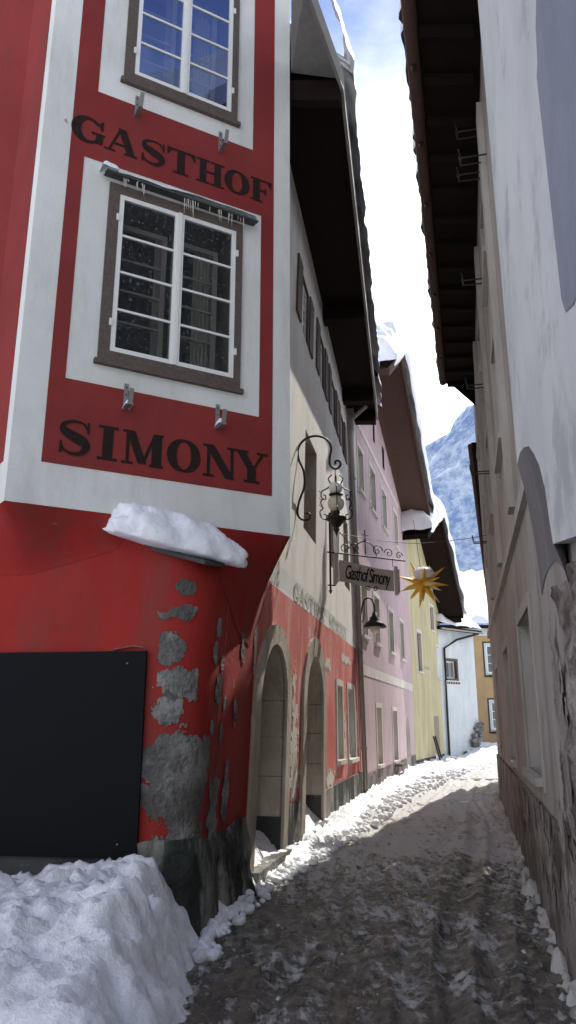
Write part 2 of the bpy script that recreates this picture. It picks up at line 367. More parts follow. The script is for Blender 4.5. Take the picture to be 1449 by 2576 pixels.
word(b,WO,[('S',.38,.66),('I',.72,.90),('M',.94,1.32),('O',1.37,1.67),('N',1.71,2.06),('Y',2.04,2.39)],3.80,.32,INK)
b.done()
def casement(name,win,rows,gl):
    b=B(name,inn); s0,s1,z0,z1=win
    b.reveal(WO,s0,s1,z0,z1,0,-.02,WOODF)
    f=.105
    b.box(WO,s0,s0+f,z0,z1,-.06,.025,WOODF); b.box(WO,s1-f+.03,s1,z0,z1,-.06,.025,WOODF)
    b.box(WO,s0+f,s1-f+.03,z0,z0+f,-.06,.025,WOODF); b.box(WO,s0+f,s1-f+.03,z1-f,z1,-.06,.025,WOODF)
    b.box(WO,s0-.03,s1+.03,z0-.045,z0,-.03,.05,WOODF)
    def leaf(a,c,zz0,zz1,dep,fw,mat,rows):
        b.box(WO,a,a+fw,zz0,zz1,dep-.035,dep,mat); b.box(WO,c-fw,c,zz0,zz1,dep-.035,dep,mat)
        b.box(WO,a+fw,c-fw,zz0,zz0+fw,dep-.035,dep,mat); b.box(WO,a+fw,c-fw,zz1-fw,zz1,dep-.035,dep,mat)
        for k in range(1,rows):
            z=zz0+fw+(zz1-zz0-2*fw)*k/rows; b.box(WO,a+fw,c-fw,z-.011,z+.011,dep-.028,dep-.004,mat)
    a0,a1=s0+f,s1-f+.03; q0,q1=z0+f,z1-f; mid=(a0+a1)/2
    leaf(a0,mid-.004,q0,q1,.022,.045,SASH,rows); leaf(mid+.004,a1,q0,q1,.022,.045,SASH,rows)
    b.box(WO,mid-.02,mid+.02,q0,q1,.024,.036,SASH)
    b.poly([WO(a0,q0,.005),WO(a1,q0,.005),WO(a1,q1,.005),WO(a0,q1,.005)],gl)
    leaf(a0+.05,mid-.06,q0+.04,q1-.18,-.17,.05,CURT,rows); leaf(mid+.0,a1-.12,q0+.04,q1-.18,-.17,.05,CURT,rows)
    b.reveal(WO,a0,a1,q0,q1,-.06,-.55,LINING)
    b.poly([WO(a0,q0,-.55),WO(a1,q0,-.55),WO(a1,q1,-.55),WO(a0,q1,-.55)],DARK)
    for (c0,c1) in ((mid-.16,mid-.06),(a1-.36,a1-.16)):
        b.grid([[WO(c0+(c1-c0)*k/24,z,-.25+.018*math.sin(k*1.3)) for k in range(25)] for z in (q0,q1-.15)],CURT)
    for s in (a0-.012,a1+.012):
        for z in (q0+.25,q1-.3): b.box(WO,s-.012,s+.012,z,z+.07,.026,.04,SASH)
    b.done()
casement('casement_window',lowW,4,GLASSL); casement('casement_window_upper',upW,4,GLASSU)
b=B('window_hood',inn)
b.hexa([WO(.60,6.68,0),WO(2.20,6.66,0),WO(2.20,6.63,.13),WO(.60,6.65,.13),WO(.60,6.705,0),WO(2.20,6.685,0),WO(2.20,6.65,.13),WO(.60,6.67,.13)],SLATE)
def fn(u,v):
    s=.59+1.6*u; return WO(s,6.71-.03*v-.02*u,.13*v),(0,0,1),min(u*1.6+.02,(1-u)*1.6,.13*(1-v)+.02,v*.13+.05)
snow_sheet(b,fn,60,6,.04,3,edge=.05)
snow_sheet(b,lambda u,v:(WO(.55+.16*u,6.69,.02+.13*v),(0,0,1),min(u,1-u,v,1-v)*.2),12,10,.12,5,edge=.04)
for c,n_ in ((.78,4),(.96,6),(1.42,5),(1.52,4),(1.75,5),(1.92,5),(2.04,2)):
    for k in range(n_):
        s=c+random.gauss(0,.035); L=random.uniform(.05,.26)*random.uniform(.4,1)
        p=Vector(WO(s,6.645,.09+random.uniform(0,.03))); b.tube([p,p-Vector((0,0,L*.5)),p-Vector((0,0,L))],[.0045,.003,.0006],GLOBE,5)
b.done()
b=B('shutter_brackets',inn)
for s,z in ((.90,7.74),(1.82,7.69),(.97,4.56),(1.87,4.54)):
    b.box(WO,s-.045,s-.005,z-.26,z,.003,.012,STEEL); b.box(WO,s-.045,s-.005,z-.26,z-.235,.012,.16,STEEL)
    b.hexa([WO(s-.045,z-.26,.15),WO(s-.005,z-.26,.15),WO(s-.005,z-.26,.16),WO(s-.045,z-.26,.16),WO(s-.045,z-.12,.19),WO(s-.005,z-.12,.19),WO(s-.005,z-.12,.2),WO(s-.045,z-.12,.2)],STEEL)
    for q in (.04,.11,.18): b.lathe(WO(s-.025,z-q,.014),[(0.001,.006),(.007,.003),(.007,-.003),(.001,-.006)],DARK,8)
for s,z in ((.97,4.33),(1.87,4.31)):
    snow_sheet(b,lambda u,v,s=s,z=z:(WO(s-.06+.07*u,z-.02,.02+.13*v),(0,0,1),min(u,1-u,v,1-v)*.2),8,8,.06,2,edge=.03)
b.done()
b=B('ground_floor_front',inn)
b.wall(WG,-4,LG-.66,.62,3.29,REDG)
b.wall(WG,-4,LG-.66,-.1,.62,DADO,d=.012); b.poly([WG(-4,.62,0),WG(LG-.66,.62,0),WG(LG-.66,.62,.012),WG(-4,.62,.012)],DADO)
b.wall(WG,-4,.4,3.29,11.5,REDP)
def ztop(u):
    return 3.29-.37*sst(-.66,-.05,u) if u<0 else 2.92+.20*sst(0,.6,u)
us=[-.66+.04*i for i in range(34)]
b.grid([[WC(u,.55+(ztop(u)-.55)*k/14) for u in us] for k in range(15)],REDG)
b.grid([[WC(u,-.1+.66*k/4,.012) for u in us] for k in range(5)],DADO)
b.done()
b=B('bare_patches',inn)
sd=1
for (cu,cz,rx,ry,am) in ((-.10,2.70,.13,.07,.5),(-.14,2.47,.17,.06,.5),(-.22,2.18,.12,.13,.5),(-.12,1.90,.22,.12,.45),(-.24,1.67,.12,.11,.7),(-.04,1.18,.42,.33,.25),(-.02,.78,.28,.14,.8),(.42,2.40,.07,.08,.4),(.36,2.16,.06,.10,.4),(.60,2.1,.05,.07,.5),(.52,1.86,.09,.14,.4),(.75,1.75,.04,.06,.5),(.42,1.53,.05,.07,.6),(.70,1.5,.04,.08,.6),(.60,.85,.14,.22,.6),(.95,.95,.10,.2,.9),(1.1,1.7,.05,.12,.9),(1.25,2.35,.06,.18,.9),(-.62,.72,.14,.05,.9)):
    sd+=1; cells(b,WC,cu,cz,rx,ry,CONC,sd,.008,.012,am,3,lambda u,z:u<1.6)
b.done()
b=B('plinth_stone',inn)
rows=[]
for k in range(13):
    z=.68-.78*k/12; r=[]
    fl=.02+.15*(k/12)
    path=[WC(-.55,z,.02)]+[WC(u,z,fl*(.5 if u<-.3 else .9)) for u in (-.35,-.2,0,.2,.4,.7,1.0,1.3,1.5)]+[W1(7.97,z,fl*.8)]
    pp=spl(path,5)
    for p in pp:
        q=noise.fractal(Vector((p.x*4,p.y*4,z*4)),.6,2,5); q2=noise.noise(Vector((p.x*2,p.y*2,9)))*.07*(1-k/12)
        r.append((p.x+.05*q*.8,p.y-.05*q*.8,z+q2 if k==0 else z))
    rows.append(r)
b.grid(rows,ROCK); b.done()
b=B('street_facade',inn)
wins=[(13.8,14.45,.92,2.2),(15.2,16.2,.87,2.2)]
ar=[(8.27,9.55,-.1,1.83,2.45),(10.83,12.2,-.1,1.85,2.52)]
b.wall(W1,6.95,8.0,.55,3.11,REDG); b.wall(W1,6.95,8.0,-.1,.55,ROCK)
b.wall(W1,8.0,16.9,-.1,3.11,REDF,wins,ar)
b.wall(W1,8.3,16.9,3.11,3.40,WHITE)
uw=[(10.45,11.55,4.25,5.75),(13.2,14.3,4.25,5.75),(15.2,16.1,4.25,5.75),(9.75,10.5,7.1,8.0),(11.7,12.4,7.2,8.1),(13.4,14.2,7.2,8.1),(15.1,15.9,7.2,8.1)]
b.wall(W1,7.9,16.9,3.40,9.3,CREAM,uw)
for w in wins: window(b,W1,*w,dep=-.08,rows=3,surround=TRIM,fw=.07)
for i,w in enumerate(uw):
    if w[2]<5: window(b,W1,*w,dep=-.22,rows=3,fr=WOODF,fw=.06,surround=None,rev=STONE)
    else:
        window(b,W1,*w,dep=-.04,rows=3,fr=SASH,rev=WOODF)
        b.box(W1,w[0]-.38,w[0]-.02,w[2],w[3],.002,.03,WOODF); b.box(W1,w[1]+.02,w[1]+.38,w[2],w[3],.002,.03,WOODF)
b.wall(W1,12.45,16.9,-.1,.55,ROCK,d=.03); b.poly([W1(12.45,.55,0),W1(16.9,.55,0),W1(16.9,.55,.03),W1(12.45,.55,.03)],ROCK)
b.wall(W1,9.8,10.54,-.1,.6,ROCK,d=.03)
for (s0,s1,z0,zs,zt),ow,ot in ((ar[0],.24,2.68),(ar[1],.24,2.80)):
    o0,o1=s0-ow,s1+ow
    b.box(W1,o0,s0,z0,zs,-.02,.035,STONE); b.box(W1,s1,o1,z0,zs,-.02,.035,STONE)
    ci,co=arc(s0,s1,zs,zt,20),arc(o0,o1,zs,ot,20)
    for k in range(20):
        P=[ci[k],ci[k+1],co[k+1],co[k]]
        b.hexa([W1(p[0],p[1],-.02) for p in P]+[W1(p[0],p[1],.035) for p in P],STONE)
    prof=[(s0,z0)]+ci+[(s1,z0)]
    D=-.62
    for k in range(len(prof)-1):
        b.poly([W1(*prof[k],.0),W1(*prof[k+1],.0),W1(*prof[k+1],D),W1(*prof[k],D)],STONE)
    for z in (.95,1.4,1.83):
        b.box(W1,s1-.003,s1+.002,z-.004,z+.004,-.6,.0,ROCK)
    b.box(W1,s1-.006,s1+.003,-.1,.50,-.6,-.0,DADO)
    b.poly([W1(p[0],p[1],D) for p in prof],DOORW)
    for k in range(1,6):
        s=s0+(s1-s0)*k/6; b.box(W1,s-.01,s+.01,0,zs,D,D+.02,DARK)
    b.box(W1,s0,s1,1.85,1.93,D,D+.06,DOORW)
    b.box(W1,s0-.1,s1+.1,-.1,.14,-.55,.12,CONC)
b.done()
b=B('peeled_plaster_strips',inn)
for (cx,cy,rx,ry,am) in ((10.08,1.95,.10,.32,.9),(10.15,1.3,.2,.45,.9),(10.2,.85,.32,.22,.9),(12.8,2.5,.3,.10,.9),(14.75,1.3,.10,.4,.9),(13.0,.68,.4,.13,.9),(8.0,2.3,.05,.3,.9),(15,2.75,.7,.07,.9),(16.5,1.5,.12,.4,.9)):
    sd+=1; cells(b,W1,cx,cy,rx,ry,TRIM,sd,.005,.02,am,2)
b.done()
b=B('lettering_band',inn)
word(b,W1,[('G',9.9,10.22),('A',10.28,10.65),('S',10.7,10.98),('T',11.03,11.4),('H',11.45,11.82),('O',11.88,12.2),('F',12.26,12.56),('S',13.0,13.26),('I',13.32,13.5),('M',13.55,14.0),('O',14.05,14.4),('N',14.45,14.85),('Y',14.88,15.25)],3.14,.23,INKG)
b.done()
def xe(y): return .63+.155*(y-7.2) if y>7.2 else .63+.36*(y-7.2)
b=B('roof',inn)
def EV(y,q,dz=0): return (xe(y)+q,y,8.84+dz)
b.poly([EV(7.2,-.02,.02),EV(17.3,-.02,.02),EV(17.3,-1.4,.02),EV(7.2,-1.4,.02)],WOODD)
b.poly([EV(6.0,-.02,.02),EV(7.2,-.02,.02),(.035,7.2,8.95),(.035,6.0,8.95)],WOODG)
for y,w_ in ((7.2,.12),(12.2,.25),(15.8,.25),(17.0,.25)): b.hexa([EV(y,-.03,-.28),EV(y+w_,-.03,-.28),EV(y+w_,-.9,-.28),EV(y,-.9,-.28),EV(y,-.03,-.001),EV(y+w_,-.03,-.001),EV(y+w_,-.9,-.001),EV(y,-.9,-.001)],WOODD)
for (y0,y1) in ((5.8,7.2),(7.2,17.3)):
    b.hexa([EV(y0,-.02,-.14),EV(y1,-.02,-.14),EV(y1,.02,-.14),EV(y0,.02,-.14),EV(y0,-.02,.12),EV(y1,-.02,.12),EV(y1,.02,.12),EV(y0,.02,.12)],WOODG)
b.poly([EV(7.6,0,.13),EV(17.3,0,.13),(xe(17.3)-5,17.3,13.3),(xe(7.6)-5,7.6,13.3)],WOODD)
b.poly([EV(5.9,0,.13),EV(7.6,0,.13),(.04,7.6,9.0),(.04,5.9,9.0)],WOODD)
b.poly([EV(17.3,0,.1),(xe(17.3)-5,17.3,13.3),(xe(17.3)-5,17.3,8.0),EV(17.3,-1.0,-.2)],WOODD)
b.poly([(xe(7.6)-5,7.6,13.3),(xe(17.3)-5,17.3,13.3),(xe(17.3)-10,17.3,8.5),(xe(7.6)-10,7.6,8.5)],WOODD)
b.done()
b=B('roof_snow',inn)
def fn(u,v):
    y=5.8+11.6*u; q=v*v*3*(.10 if y<7.6 else 1); p=(xe(y)+.07+.05*noise.fractal(Vector((y*1.5,0,0)),.8,2,3)-q*.74,y,8.95+q*.62)
    return p,(.35,0,.94),min(q,u*12,(1-u)*12)+.06
snow_sheet(b,fn,180,16,.42,11,edge=.10,amp=.3); b.done()
b=B('downpipe',inn)
b.tube([W1(16.8,z,.10) for z in (0,2,4,6,8,8.5)]+[W1(16.6,8.75,.5)],.055,ZINC,10)
for z in (1,3,5,7): b.tube([W1(16.8,z,.10),W1(16.8,z+.04,.10)],.07,ZINC,10)
b.done()
b=B('rear_walls',inn)
b.poly([(-8,7.1,-.1),(-8,17,-.1),(-8,17,9),(-8,7.1,9)],CREAM); b.poly([(-8,17,-.1),(1.56,17.0,-.1),(1.5,17.0,9),(-8,17,9)],CREAM); b.done()
bd=B('black_notice_board')
bd.box(WG,-.4,2.055,.57,2.15,.02,.05,BLACK)
for s,z in ((1.9,2.05),(1.9,.67),(.2,2.05),(.2,.67)): bd.lathe(WG(s,z,.052),[(.001,.008),(.009,.005),(.009,-.005),(.001,-.008)],STEEL,10)
snow_sheet(bd,lambda u,v:(WG(1.72+.33*u,2.15,.0+.05*v),(0,0,1),min(u,1-u)*.3),14,4,.035,2,edge=.05)
bd.done()
sl=empty('slate_shelf'); b=B('slab',sl)
bl=Vector(WO(.88,3.24,-.05)); br=Vector(WO(1.93,3.02,-.05)); tip=Vector((-.70,6.23,2.86)); tl=Vector((-1.12,6.28,2.98)); tr_=Vector((-.55,6.46,2.88))
P=[bl,br,tr_,tip,tl]; up=Vector((0,0,.035)); b.poly(P,SLATE); b.poly([p+up for p in P],SLATE)
for i in range(5): a,c=P[i],P[(i+1)%5]; b.poly([a,c,c+up,a+up],SLATE)
b.done(); b=B('snow_cap',sl)
rows=[]; ax=(Vector(WO(1,0))-Vector(WO(0,0))); ay=Vector((.471,-.882,0))
for i in range(41):
    a=math.pi*i/40; r=[]
    for j in range(48):
        t=2*math.pi*j/48; x=-math.cos(a); rr=math.sin(a)**.5
        zz=math.sin(t); yy=math.cos(t)
        p=Vector((x*.57,rr*yy*.27,rr*zz*((.31-.03*x) if zz>0 else .06)))
        n_=noise.fractal(p*4+Vector((3,0,0)),.7,2,5)
        p*=1+.14*n_
        w_=Vector(WO(1.40,0,0))+ax*p.x+ay*(.17+p.y+.09*x); r.append((w_.x,w_.y,3.08-.20*p.x-.25*(.16+p.y)+p.z+.02))
    rows.append(r)
b.grid(rows,SNOW,True,True); b.done()
# ================================================================== gable roofs helper
def gable(par,W,prof,over,back,snow,soff,seed,thick=.16):
    b=B('roof',par)
    for i in range(len(prof)-1):
        (a,za),(c,zc)=prof[i],prof[i+1]
        b.poly([W(a,za,over),W(c,zc,over),W(c,zc,-back),W(a,za,-back)],soff)
        b.poly([W(a,za+thick,over),W(c,zc+thick,over),W(c,zc+thick,-back),W(a,za+thick,-back)],soff)
        b.hexa([W(a,za-.05,over),W(c,zc-.05,over),W(c,zc-.05,over+.04),W(a,za-.05,over+.04),W(a,za+thick+.03,over),W(c,zc+thick+.03,over),W(c,zc+thick+.03,over+.04),W(a,za+thick+.03,over+.04)],soff)
    for (a,za) in prof[1:]:
        b.box(W,a-.09,a+.09 if a<prof[-1][0] else a,za-.22,za-.01,-.3,over-.05,soff)
    (a,za),(c,zc)=prof[-2],prof[-1]
    b.poly([W(c,zc-.05,over),W(c,zc+thick,over),W(c,zc+thick,-back),W(c,zc-.05,-back)],soff)
    (c,zc)=prof[0]
    b.poly([W(c,zc-.02,over),W(c,zc+thick,over),W(c,zc+thick,-back),W(c,zc-.02,-back)],soff)
    b.done()
    b=B('roof_snow',par); s0,s1=prof[0][0]-.2,prof[-1][0]+.22
    def zt(s):
        if s<=prof[0][0]: return prof[0][1]
        for i in range(len(prof)-1):
            (a,za),(c,zc)=prof[i],prof[i+1]
            if s<=c: return za+(zc-za)*(s-a)/(c-a)
        return prof[-1][1]
    def fn(u,v):
        s=s0+(s1-s0)*u; zz=0
        for k in (-.25,0,.25): zz+=zt(s+k)/3
        q=v*v*5
        return W(s,zz+thick+.02,over+.22+.08*noise.noise(Vector((s*1.5,seed,0)))-q),(0,0,1),min(q+.07,u*(s1-s0)*2+.02,(1-u)*(s1-s0)*2)
    snow_sheet(b,fn,110,26,snow,seed,edge=.22)
    rows=[]
    for k in range(111):
        u=k/110; p,_n,_d=fn(u,0); q=noise.noise(Vector((u*14,seed,0)))
        rows.append([Vector(p)+Vector((-.05,0,-.03-.05*abs(q))),Vector(p)+Vector((0,0,.06)),Vector(p)+Vector((0,0,snow*.27+.05))])
    b.grid(rows,SNOW); b.done()
# ================================================================== PINK
pk=empty('pink_house'); b=B('walls',pk)
pw=[(2.3,3.3,7.0,8.2),(4.5,5.5,7.05,8.2),(7.2,8.2,7.1,8.25),(.5,1.3,3.5,4.7),(2.4,3.3,3.5,4.7),(5.1,6.1,3.5,4.7),(7.75,8.75,3.5,4.7),(2.3,3.1,.55,1.9),(5.25,6.2,.5,1.85),(.5,1.3,7.0,8.1)]
pa=[(8.4,9.55,-.2,1.2,1.7)]
b.wall(WP,0,LP,-.3,2.58,PINK,[w for w in pw if w[2]<2],pa); b.wall(WP,0,LP,2.58,2.82,TRIM,d=.01)
b.wall(WP,0,LP,2.58,2.82,PINK,d=-.002)
b.wall(WP,0,LP,2.82,8.5,PINK,[w for w in pw if w[2]>2])
b.poly([WP(0,8.5),WP(LP,8.5),WP(2.2,11.0),WP(0,9.8)],PINK)
b.box(WP,0,8.6,8.62,8.78,-.01,.02,TRIM)
b.box(WP,0,.25,2.85,9.7,-.01,.012,TRIM)
for w in pw: window(b,WP,*w,dep=-.1,rows=3,surround=TRIM)
b.wall(WP,0,LP,-.3,.45,BEIGED,[(8.4,9.55,-.3,.45)],d=.02)
c=arc(8.4,9.55,1.2,1.7,12); b.poly([WP(8.4,-.2,-.25)]+[WP(p[0],p[1],-.25) for p in c]+[WP(9.55,-.2,-.25)],DOORW)
pr=[(8.4,-.2)]+c+[(9.55,-.2)]
for k in range(len(pr)-1): b.poly([WP(*pr[k],0),WP(*pr[k+1],0),WP(*pr[k+1],-.25),WP(*pr[k],-.25)],TRIM)
b.wall(WP,5.0,5.4,9.0,9.7,DARK,d=.01); b.wall(WP,3.2,3.5,9.2,9.9,DARK,d=.01)
b.poly([WP(0,-.3,0),WP(0,9.8,0),WP(0,9.8,-8),WP(0,-.3,-8)],PINK)
b.poly([WP(LP,-.3,0),WP(LP,8.5,0),WP(LP,8.5,-8),WP(LP,-.3,-8)],PINK)
b.box(WP,5.3,6.3,.36,.42,.02,.22,WOODF)
b.done(); gable(pk,WP,[(-.6,9.35),(2.2,11.1),(LP+.15,8.45)],.95,7,.95,WOODB,21)
# ================================================================== YELLOW
yl=empty('yellow_house'); b=B('walls',yl)
yw=[(1.2,2.0,3.35,4.8),(5.35,6.0,3.3,4.6),(4.2,5.0,5.2,6.2)]
b.wall(WY,0,LY,-.3,6.2,YEL,yw+[(3.9,5.0,-.3,1.75)])
b.poly([WY(0,6.2),WY(LY,6.2),WY(2.0,9.2),WY(0,8.2)],YEL)
for w in yw: window(b,WY,*w,dep=-.1,rows=2,fr=WOODF,surround=TRIM)
b.reveal(WY,3.9,5.0,-.3,1.75,0,-.3,TRIM); b.poly([WY(3.9,-.3,-.3),WY(5,-.3,-.3),WY(5,1.75,-.3),WY(3.9,1.75,-.3)],DOORW)
for s in (3.3,3.7): b.tube([WY(s,0,.3),WY(s,1.0,.06)],.03,IRON,6)
b.wall(WY,0,LY,-.3,.25,DADO,[(3.9,5.0,-.3,.25)],d=.015)
b.poly([WY(LY,-.3,0),WY(LY,6.2,0),WY(LY,6.2,-8),WY(LY,-.3,-8)],YEL)
b.poly([WY(0,-.3,0),WY(0,8.2,0),WY(0,8.2,-8),WY(0,-.3,-8)],YEL)
for k in range(6): b.box(WY,2.4+k*.22,2.52+k*.22,3.5,3.62,.004,.008,INKG)
b.done(); gable(yl,WY,[(-1.2,7.8),(2.0,9.25),(LY+.2,5.95)],1.0,7,.95,WOODD,31)
# ================================================================== WHITE
wh=empty('white_house'); b=B('walls',wh)
b.wall(WW,-.3,2.45,-.2,5.4,FWHITE,[(.33,1.05,3.33,4.08)]); window(b,WW,.33,1.05,3.33,4.08,rows=1,surround=WOODF,mull=False)
b.poly([WW(2.45,-.2),WW(2.45,5.4),WW(2.45,5.4,-6),WW(2.45,-.2,-6)],FWHITE)
b.box(WW,-.4,2.65,5.4,5.5,-6,.35,WOODD)
b.box(WW,-.4,2.65,5.36,5.42,.35,.45,ZINC)
b.tube([WW(2.3,5.35,.4),WW(.9,5.0,.2),WW(.15,4.6,.08),WW(.12,2,.08),WW(.12,0,.08)],.05,IRON,8)
b.done()
b=B('roof_snow',wh); snow_sheet(b,lambda u,v:(WW(-.4+3.05*u,5.52+v*1.2,.4-3*v),(0,0,1),min(u*3,(1-u)*3,v*4)+.03),30,14,.4,41); b.done()
b=B('stone_footing',wh)
rng=random.Random(3)
for k in range(40):
    z=rng.random()**1.3*1.5; s=2.45-(1.6-z)*rng.random()*.9
    p=Vector(WW(s,z,.1+.1*rng.random())); r=.13
    b.lathe(p,[(.001,-r*.8),(r*.8,-r*.5),(r,0),(r*.8,r*.5),(.001,r*.8)],CONC,7)
b.done()
sg=B('house_wall_sign'); sg.box(WW,.2,1.25,3.05,3.24,.02,.06,SASH)
for k in range(8): sg.box(WW,.26+k*.12,.34+k*.12,3.09,3.20,.06,.065,INK)
sg.done()
# ================================================================== ORANGE
og=empty('orange_house'); b=B('walls',og)
ow=[(4.36,4.95,3.95,5.38),(4.42,4.98,1.15,2.5),(6.4,7.0,3.95,5.38),(6.4,7,1.15,2.5),(2.2,2.9,3.95,5.38)]
b.wall(WOr,0,12,-.1,5.86,ORANGE,ow); b.wall(WOr,0,12,5.86,6.25,FWHITE,d=.05); b.box(WOr,0,12,-.3,.38,0,.06,FWHITE)
for w in ow: window(b,WOr,*w,dep=-.05,rows=3,surround=FWHITE,fw=.07)
for w in ow:
    b.box(WOr,w[0]-.17,w[0]-.11,w[2]-.15,w[3]+.15,0,.03,IRON); b.box(WOr,w[1]+.11,w[1]+.17,w[2]-.15,w[3]+.15,0,.03,IRON); b.box(WOr,w[0]-.17,w[1]+.17,w[2]-.2,w[2]-.12,0,.09,IRON); b.box(WOr,w[0]-.17,w[1]+.17,w[3]+.12,w[3]+.18,0,.03,IRON)
b.box(WOr,-.3,12.3,6.25,6.38,-6,.5,WOODD); b.done()
b=B('roof_snow',og); snow_sheet(b,lambda u,v:(WOr(-.4+12.8*u,6.4+v*3.8,.55-7*v),(0,0,1),min(u*12,(1-u)*12,v*7)+.03),50,20,.35,51); b.done()
# ================================================================== RIGHT BUILDINGS
rb=empty('beige_house'); b=B('walls',rb)
rw=[(1.0,2.5,1.15,2.55),(4.6,5.9,1.1,2.55),(2.2,3.4,4.6,6.0),(5.4,6.6,4.6,6.0),(8.4,9.5,4.6,6.0),(2.2,3.4,6.9,8.0),(5.4,6.6,6.9,8.0),(8.4,9.5,6.9,8.0),(8.2,9.3,1.1,2.5)]
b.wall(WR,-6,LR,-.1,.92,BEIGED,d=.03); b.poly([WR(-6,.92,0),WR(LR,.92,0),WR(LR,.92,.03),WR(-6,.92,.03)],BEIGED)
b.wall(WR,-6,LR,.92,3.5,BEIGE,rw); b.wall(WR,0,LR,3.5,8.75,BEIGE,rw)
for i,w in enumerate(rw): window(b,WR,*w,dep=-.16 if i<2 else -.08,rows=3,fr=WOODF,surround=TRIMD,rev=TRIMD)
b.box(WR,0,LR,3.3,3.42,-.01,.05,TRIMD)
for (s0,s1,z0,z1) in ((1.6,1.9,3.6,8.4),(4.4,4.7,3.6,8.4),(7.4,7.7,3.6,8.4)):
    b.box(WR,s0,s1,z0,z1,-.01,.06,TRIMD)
b.done()
b=B('flaked_plaster',rb)
for (cx,cy,rx,ry,am) in ((-.6,.75,.9,.22,.9),(1.2,.6,.8,.25,.9),(3.4,.7,.9,.2,.9),(-.9,1.5,.25,.5,.9)):
    sd+=1; cells(b,WR,cx,cy,rx,ry,RUBBLE,sd,.036,.025,am,2)
b.done()
b=B('roof',rb)
def xr(y): return 1.27+.237*(y-5.97)
def ER(y,q,dz=0): return (xr(y)+q,y,8.6+dz)
b.poly([ER(4.9,0),ER(15,0),ER(15,1.2,.1),ER(4.9,1.2,.1)],WOODD)
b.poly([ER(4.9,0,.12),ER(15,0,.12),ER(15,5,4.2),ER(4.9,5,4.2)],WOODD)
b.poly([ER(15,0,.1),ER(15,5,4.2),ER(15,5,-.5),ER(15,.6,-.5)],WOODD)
for k in range(17):
    y=5.0+k*.62; b.hexa([ER(y,.03,-.06),ER(y+.11,.03,-.06),ER(y+.11,.6,-.06),ER(y,.6,-.06),ER(y,.03,-.001),ER(y+.11,.03,-.001),ER(y+.11,.6,-.001),ER(y,.6,-.001)],WOODD)
b.tube([ER(4.9+k*.5,-.06,-.02+.01*math.sin(k)) for k in range(21)],.075,WOODB,8)
for k in range(9):
    y=5.5+k*1.15; b.tube([ER(y,-.06,-.11),ER(y+.06,-.06,-.11)],.03,IRON,6)
b.done()
b=B('roof_snow',rb)
def fn(u,v):
    y=4.8+10.3*u; q=v*v*3; return (xr(y)-.12+.09*noise.fractal(Vector((y*2.2,3,0)),.7,2,3)+q*.8,y,8.64+q*.65),(-.3,0,.95),min(q,u*10,(1-u)*10)+.03
snow_sheet(b,fn,150,14,.28,61,edge=.08); b.done()
b=B('wall_hooks',rb)
for s,z in ((1.5,7.6),(2.4,8.1),(4.9,6.4),(1.9,8.3),(7.5,4.6),(3.5,7.3),(6,5.4)):
    b.tube([WR(s,z,0),WR(s,z,.28),WR(s,z+.12,.30)],.010,IRON,6); b.tube([WR(s+.12,z,0),WR(s+.12,z,.28),WR(s+.12,z+.12,.30)],.010,IRON,6)
    b.tube([WR(s,z,.28),WR(s+.12,z,.28)],.010,IRON,6)
b.done()
rb2=empty('beige_house'); b=B('walls',rb2)
b.poly([WR2(0,-.1),WR2(LR2,-.1),WR2(LR2,4.1),WR2(0,7.4)],BEIGE); b.poly([WR2(LR2,-.1),WR2(LR2,4.1),WR2(LR2,7,-7),WR2(LR2,-.1,-7)],BEIGE)
b.poly([WR2(-.3,7.6,.10),WR2(LR2+.1,3.95,.10),WR2(LR2+.1,4.05,-8),WR2(-.3,7.7,-8)],WOODD)
b.poly([WR2(-.3,7.72,.10),WR2(LR2+.1,4.07,.10),WR2(LR2+.1,4.2,-8),WR2(-.3,7.8,-8)],WOODD)
b.tube([WR2(-.3,7.66,.12),WR2(LR2+.1,4.02,.12)],.06,WOODB,6)
b.done()
nb=empty('grey_plaster_house')
def WNN(s,z,d=0):
    p=(1.73-.2196*s,5.4-.9756*s); return (p[0]-.9756*d,p[1]+.2195*d,z)
b=B('walls',nb)
prof=[(0,3.46),(.3,3.45),(.6,3.38),(.9,3.28),(1.15,3.14),(1.35,3.0),(1.5,2.82),(1.57,2.6),(1.62,2.48),(2.4,2.34),(9,2.2)]
for i in range(len(prof)-1):
    (a,za),(c,zc)=prof[i],prof[i+1]
    b.poly([WNN(a,za),WNN(c,zc),WNN(c,12),WNN(a,12)],GREYW)
    b.poly([WNN(a,za),WNN(c,zc),WNN(c,zc,-.14),WNN(a,za,-.14)],GREYW)
b.poly([WNN(0,3.46),WNN(0,12),WNN(0,12,-.5),WNN(0,3.46,-.5)],GREYW)
b.poly([WNN(0,12),WNN(9,12),WNN(9,12,-6),WNN(0,12,-6)],WOODD)
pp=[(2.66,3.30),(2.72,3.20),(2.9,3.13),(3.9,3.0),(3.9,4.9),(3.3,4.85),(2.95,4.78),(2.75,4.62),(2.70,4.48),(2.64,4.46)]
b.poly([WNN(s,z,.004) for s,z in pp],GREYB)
b.done()
b=B('corbel',nb)
def zpf(s):
    for i in range(len(prof)-1):
        (a,za),(c,zc)=prof[i],prof[i+1]
        if a<=s<=c: return za+(zc-za)*(s-a)/(c-a)
rows=[]
for k in range(13):
    t=k/12
    rows.append([WNN(1.62*j/24,zpf(1.62*j/24)-(1.0-.45*j/24)*t,-.003-.085*(1-(1-t)**2.2)) for j in range(25)])
b.grid(rows,CORB); b.done()
b=B('rubble_base',nb)
rows=[]
for k in range(60):
    z=2.32-2.4*k/59; r=[]
    e0=1.12+.10*noise.fractal(Vector((z*2.2,0,4)),.8,2,5)-.22*sst(1.6,.3,z)
    for j in range(100):
        s=e0+.04*j; q=noise.fractal(Vector((s*3,z*3,1)),.7,2,6)
        r.append(WNN(s,z,-.055+.05*q if j else -.11))
    rows.append(r)
